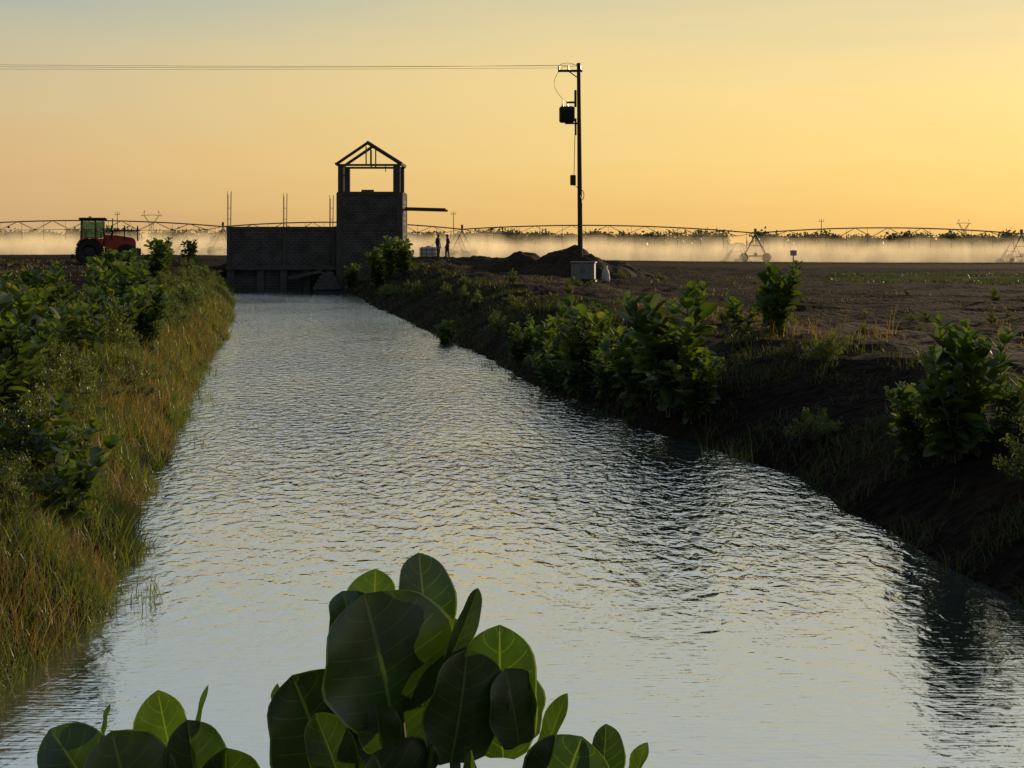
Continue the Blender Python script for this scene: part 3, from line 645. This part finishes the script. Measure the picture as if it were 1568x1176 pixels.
def pylon(x,y,h,kind=0):
    m=MB();g=float(gz(x,y));r=.12
    if kind==0:
        zw=h*.62;bw=h*.13;ww=h*.05
        lv=[0,.25,.5,.75,1]
        cor=[[(sx*(bw+(ww-bw)*t),sy*(bw+(ww-bw)*t),zw*t) for sx,sy in((-1,-1),(1,-1),(1,1),(-1,1))] for t in lv]
        for a,b in zip(cor[:-1],cor[1:]):
            for i in range(4): j=(i+1)%4;m.tube(a[i],b[i],r,r,4);m.tube(a[i],b[j],r*.6,r*.6,4);m.tube(a[j],b[i],r*.6,r*.6,4);m.tube(b[i],b[j],r*.6,r*.6,4)
        for s in(-1,1):
            top=(s*h*.2,0,h*.86)
            for sy in(-1,1): m.tube((s*ww,sy*ww,zw),top,r,r,4);m.tube((-s*ww*.2,sy*ww,zw),top,r*.7,r*.7,4)
            m.tube(top,(s*h*.17,0,h),r,r,4);m.tube(top,(s*h*.28,0,h*.84),r,r,4);m.tube((s*h*.17,0,h),(s*h*.28,0,h*.84),r*.6,r*.6,4)
        m.tube((-h*.24,0,h*.86),(h*.24,0,h*.86),r*.7,r*.7,4);m.tube((-h*.2,0,h*.86),(0,0,h*.9),r*.5,r*.5,4);m.tube((0,0,h*.9),(h*.2,0,h*.86),r*.5,r*.5,4)
        m.obj("transmission_tower",[M_galv],loc=(x,y,g),rz=.25)
    else:
        m.tube((0,0,0),(0,0,h),.16,.1,6);m.box((0,0,h*.93),(1.8,.15,.15));m.tube((-.8,0,h*.93),(-.8,0,h),.06,.06,4);m.tube((.8,0,h*.93),(.8,0,h),.06,.06,4)
        m.obj("power_pole",[M_wood],loc=(x,y,g))
pylon(-205,800,21);pylon(257,800,17);pylon(110,500,11.5,1);pylon(-21,505,13.5,1);pylon(-61*2.3,500,13,1)
# ------------------------------------------------------------------ tractor
M_red=surf("red_paint",(.33,.032,.022),(.44,.045,.028),3,.5,0,spec=.4)
def glassmat():
    m,nt,out=newmat("cab_glass");L=nt.links
    t=N(nt,'ShaderNodeBsdfTransparent');t.inputs[0].default_value=(.5,.68,.62,1);g=N(nt,'ShaderNodeBsdfGlossy');g.inputs['Roughness'].default_value=.03
    x=N(nt,'ShaderNodeMixShader');x.inputs[0].default_value=.12;L.new(t.outputs[0],x.inputs[1]);L.new(g.outputs[0],x.inputs[2]);L.new(x.outputs[0],out.inputs[0]);return m
M_gls=glassmat()
def wheel(m,c,r,w,mt,mr,lugs=18):
    m.lathe(c,[(r*.55,-w*.45),(r*.6,-w/2),(r*.88,-w/2),(r*.97,-w*.36),(r*.97,w*.36),(r*.88,w/2),(r*.6,w/2),(r*.55,w*.45)],28,mt)
    m.lathe(c,[(.02,-w*.2),(r*.2,-w*.22),(r*.45,-w*.1),(r*.56,-w*.4),(r*.56,w*.4),(r*.45,w*.1),(r*.2,w*.22),(.02,w*.2)],20,mr)
    for i in range(lugs):
        a=2*math.pi*i/lugs
        for s in(-1,1):
            aa=a+(.5*math.pi*2/lugs if s>0 else 0)
            m.box((c[0]+r*.985*math.cos(aa),c[1]+s*w*.24,c[2]+r*.985*math.sin(aa)),(.06*r/.8+.01,w*.46,.07),mt,ry=-aa,rz=0)
def tractor():
    m=MB()
    for s in(-1,1):
        wheel(m,(0,s*.85,.8),.8,.46,1,2);wheel(m,(2.15,s*.78,.65),.65,.36,1,2,16)
        m.extr([(-.75,1.25),(-.55,1.55),(-.1,1.72),(.4,1.68),(.75,1.35),(.7,1.3),(.38,1.6),(-.1,1.65),(-.5,1.48),(-.7,1.2)],s*.62,s*1.1,0)
        for x,zb in((-.5,1.3),(.35,1.3),(.85,1.2)): m.tube((x,s*.6,zb),(x*.92,s*.58,2.72),.045,.045,6,2)
        m.box((.15,s*.6,2.15),(1.2,.012,1.0),3);m.box((.18,s*.6,1.4),(1.2,.05,.45),0)
        m.box((.85,s*.72,.75),(.5,.25,.08),2);m.box((.85,s*.72,1.05),(.4,.2,.06),2)
        m.box((2.58,s*.22,1.42),(.05,.18,.14),4);m.box((.0,s*.45,2.9),(.12,.16,.1),4)
        m.tube((.95,s*.62,2.35),(1.0,s*.95,2.4),.02,.02,5,2);m.box((1.0,s*1.0,2.3),(.04,.16,.28),2)
    m.box((-.46,0,2.1),(.012,1.1,1.1),3);m.box((.82,0,2.1),(.012,1.1,1.1),3)
    m.box((.17,0,2.8),(1.6,1.35,.14),2,bev=.05);m.box((.17,0,1.2),(1.4,1.0,.14),2)
    m.box((-.05,0,1.45),(.45,.5,.15),2,bev=.04);m.box((-.25,0,1.8),(.12,.48,.6),2,bev=.04)
    m.tube((.75,0,1.4),(.55,0,1.85),.03,.03,6,2);m.lathe((.5,0,1.88),[(.17,-.015),(.2,0),(.17,.015)],14,2)
    m.extr([(.85,.75),(.85,1.85),(1.6,1.82),(2.45,1.68),(2.6,1.55),(2.62,.9)],-.45,.45,0)
    m.box((2.63,0,1.25),(.03,.6,.42),2);m.box((1.2,0,.62),(2.6,.42,.24),2,bev=.05);m.box((2.15,0,.6),(.2,1.35,.16),2);m.box((0,0,.8),(.3,1.6,.25),2)
    m.tube((1.3,.2,1.7),(1.3,.2,2.85),.04,.035,8,2);m.box((2.8,0,.85),(.3,.7,.4),2,bev=.04)
    m.box((2.0,0,2.1),(1.7,1.5,.06),2)
    for x in(1.25,2.0,2.75):
        for s in(-1,1): m.tube((x,s*.7,2.1),(x,s*.4,1.5),.035,.035,5,2);m.tube((x,s*.6,2.1),(x,s*.6,2.4),.03,.03,5,2)
        m.box((x,0,2.2),(.1,1.4,.14),2)
    m.box((2.75,0,1.9),(.06,1.4,.3),2)
    m.tube((-.3,.35,.6),(-1.0,.35,.5),.04,.04,6,2);m.tube((-.3,-.35,.6),(-1.0,-.35,.5),.04,.04,6,2);m.box((-1.0,0,.55),(.1,1.2,.3),2)
    m.obj("tractor",[M_red,M_tyre,M_dark,M_gls,M_white],loc=P(-25.2,84,.0),rz=R(14))
tractor()
# ------------------------------------------------------------------ water tank (white cube tank in a cage)
m=MB();m.box((0,0,.62),(1.1,.95,.95),0,bev=.08);m.tube((0,0,1.08),(0,0,1.16),.16,.16,12,1)
m.box((0,0,.08),(1.2,1.0,.14),1)
for z in(.3,.6,.9):
    for s in(-1,1): m.tube((-.58,s*.5,z),(.58,s*.5,z),.015,.015,5,1);m.tube((s*.58,-.5,z),(s*.58,.5,z),.015,.015,5,1)
for x in(-.58,-.2,.2,.58):
    for s in(-1,1): m.tube((x,s*.5,.12),(x,s*.5,1.1),.015,.015,5,1)
m.obj("water_tank",[M_white,M_dark],loc=P(-6.0,101,0),rz=.2)
# ------------------------------------------------------------------ people
M_skin=surf("skin",(.10,.055,.035),(.14,.08,.05),10,.6,0);M_hair=surf("hair",(.01,.009,.008),(.02,.018,.015),20,.8,0)
def person(x,y,rz,shirt,trou,arm,stance):
    s=stance
    J={'pel':(0,0,.93,.135),'sp':(0,.01,1.1,.125),'ch':(0,.015,1.3,.15),'nk0':(0,.01,1.46,.075),'nk':(0,-.005,1.54,.055),'hd0':(0,-.015,1.61,.085),'hd1':(0,-.01,1.68,.10),'hd2':(0,0,1.74,.075),
       'nose':(0,-.12,1.645,.014)}
    E=[('pel','sp'),('sp','ch'),('ch','nk0'),('nk0','nk'),('nk','hd0'),('hd0','hd1'),('hd1','hd2'),('hd0','nose')]
    for q,sg in(('L',1),('R',-1)):
        J['ear'+q]=(sg*.085,.0,1.655,.016);E.append(('hd1','ear'+q))
        J['hip'+q]=(sg*.1,0,.88,.105);J['kn'+q]=(sg*(.12+s*.03),-.03+sg*s*.08,.49,.065);J['an'+q]=(sg*(.13+s*.06),.03+sg*s*.12,.09,.045);J['toe'+q]=(sg*(.16+s*.06),-.15+sg*s*.12,.04,.035)
        E+=[('pel','hip'+q),('hip'+q,'kn'+q),('kn'+q,'an'+q),('an'+q,'toe'+q)]
        J['sh'+q]=(sg*.19,.01,1.41,.062);ex,ey,ez,hx,hy,hz=arm[q]
        J['el'+q]=(sg*ex,ey,ez,.045);J['wr'+q]=(sg*hx,hy,hz,.03)
        E+=[('ch','sh'+q),('sh'+q,'el'+q),('el'+q,'wr'+q)]
        d=(Vector((sg*hx,hy,hz))-Vector((sg*ex,ey,ez))).normalized();sd_=d.cross(Vector((1,0,0.2))).normalized();w_=Vector((sg*hx,hy,hz))
        pm=w_+d*.07;J['pm'+q]=(*pm,.032);E.append(('wr'+q,'pm'+q))
        for i,(o_,l_) in enumerate(((-.034,.06),(-.012,.075),(.011,.07),(.032,.055))):
            a=pm+sd_*o_+d*.035;b=a+d*l_*.6+Vector((-sg*.008,0,0));J[f'f{i}a{q}']=(*a,.010);J[f'f{i}b{q}']=(*b,.008);E+=[('pm'+q,f'f{i}a{q}'),(f'f{i}a{q}',f'f{i}b{q}')]
        a=w_+d*.04-sd_*.045;b=a+d*.04-sd_*.012;J['ta'+q]=(*a,.012);J['tb'+q]=(*b,.009);E+=[('wr'+q,'ta'+q),('ta'+q,'tb'+q)]
    ks=list(J);me=bpy.data.meshes.new("b");me.from_pydata([J[k][:3] for k in ks],[(ks.index(a),ks.index(b)) for a,b in E],[])
    o=bpy.data.objects.new("b",me);scene.collection.objects.link(o)
    sk=o.modifiers.new("s",'SKIN');sk.use_smooth_shade=True
    for i,k in enumerate(ks):
        r=J[k][3];v=me.skin_vertices[0].data[i];v.radius=(r*1.15,r*.85) if k in('pel','sp','ch') else (r,r);v.use_root=(k=='pel')
    sb=o.modifiers.new("u",'SUBSURF');sb.levels=1;sb.render_levels=1
    dg=bpy.context.evaluated_depsgraph_get();nm=bpy.data.meshes.new_from_object(o.evaluated_get(dg));bpy.data.objects.remove(o)
    nm.materials.clear()
    for mm in(M_skin,shirt,trou,M_hair,M_dark):nm.materials.append(mm)
    for p in nm.polygons:
        c=p.center;i=1
        if c.z>1.5:i=3 if (c.z>1.70 or (c.y>.03 and c.z>1.6)) else 0
        elif c.z<.1:i=4
        elif abs(c.x)<.26 and c.z<.95:i=2
        for q,sg in(('L',1),('R',-1)):
            w3=Vector(J['wr'+q][:3])
            if (c-w3).length<.2 and (c-Vector(J['el'+q][:3])).length>.22:i=0
        p.material_index=i
    ob=bpy.data.objects.new("person",nm);scene.collection.objects.link(ob);ob.location=P(x,y,.25);ob.rotation_euler=(0,0,rz);return ob
M_sh1=surf("dark_shirt",(.03,.035,.05),(.05,.055,.07),12,.9,0);M_sh2=surf("grey_shirt",(.07,.06,.055),(.10,.09,.08),12,.9,0);M_tr=surf("trousers",(.02,.02,.022),(.035,.033,.032),12,.9,0)
dn=dict(L=(.24,.03,1.14,.25,-.04,.9),R=(.24,.03,1.14,.25,-.04,.9));ak=dict(L=(.34,.06,1.17,.2,-.1,1.0),R=(.24,.03,1.14,.25,-.06,.9))
pp=[person(-5.0,95.2,R(60),M_sh1,M_tr,dn,.3),person(-4.35,94.8,R(-70),M_sh2,M_tr,ak,.6)]
# stand the two figures on the top of the low spoil heap
for o in pp: o.hide_viewport=True
bpy.context.view_layer.update();dg=bpy.context.evaluated_depsgraph_get()
for o in pp:
    zs=[scene.ray_cast(dg,Vector((o.location.x+dx,o.location.y,30)),Vector((0,0,-1))) for dx in(-.12,.12)]
    o.location.z=min([h[1].z for h in zs if h[0]] or [o.location.z])-.01
for o in pp: o.hide_viewport=False
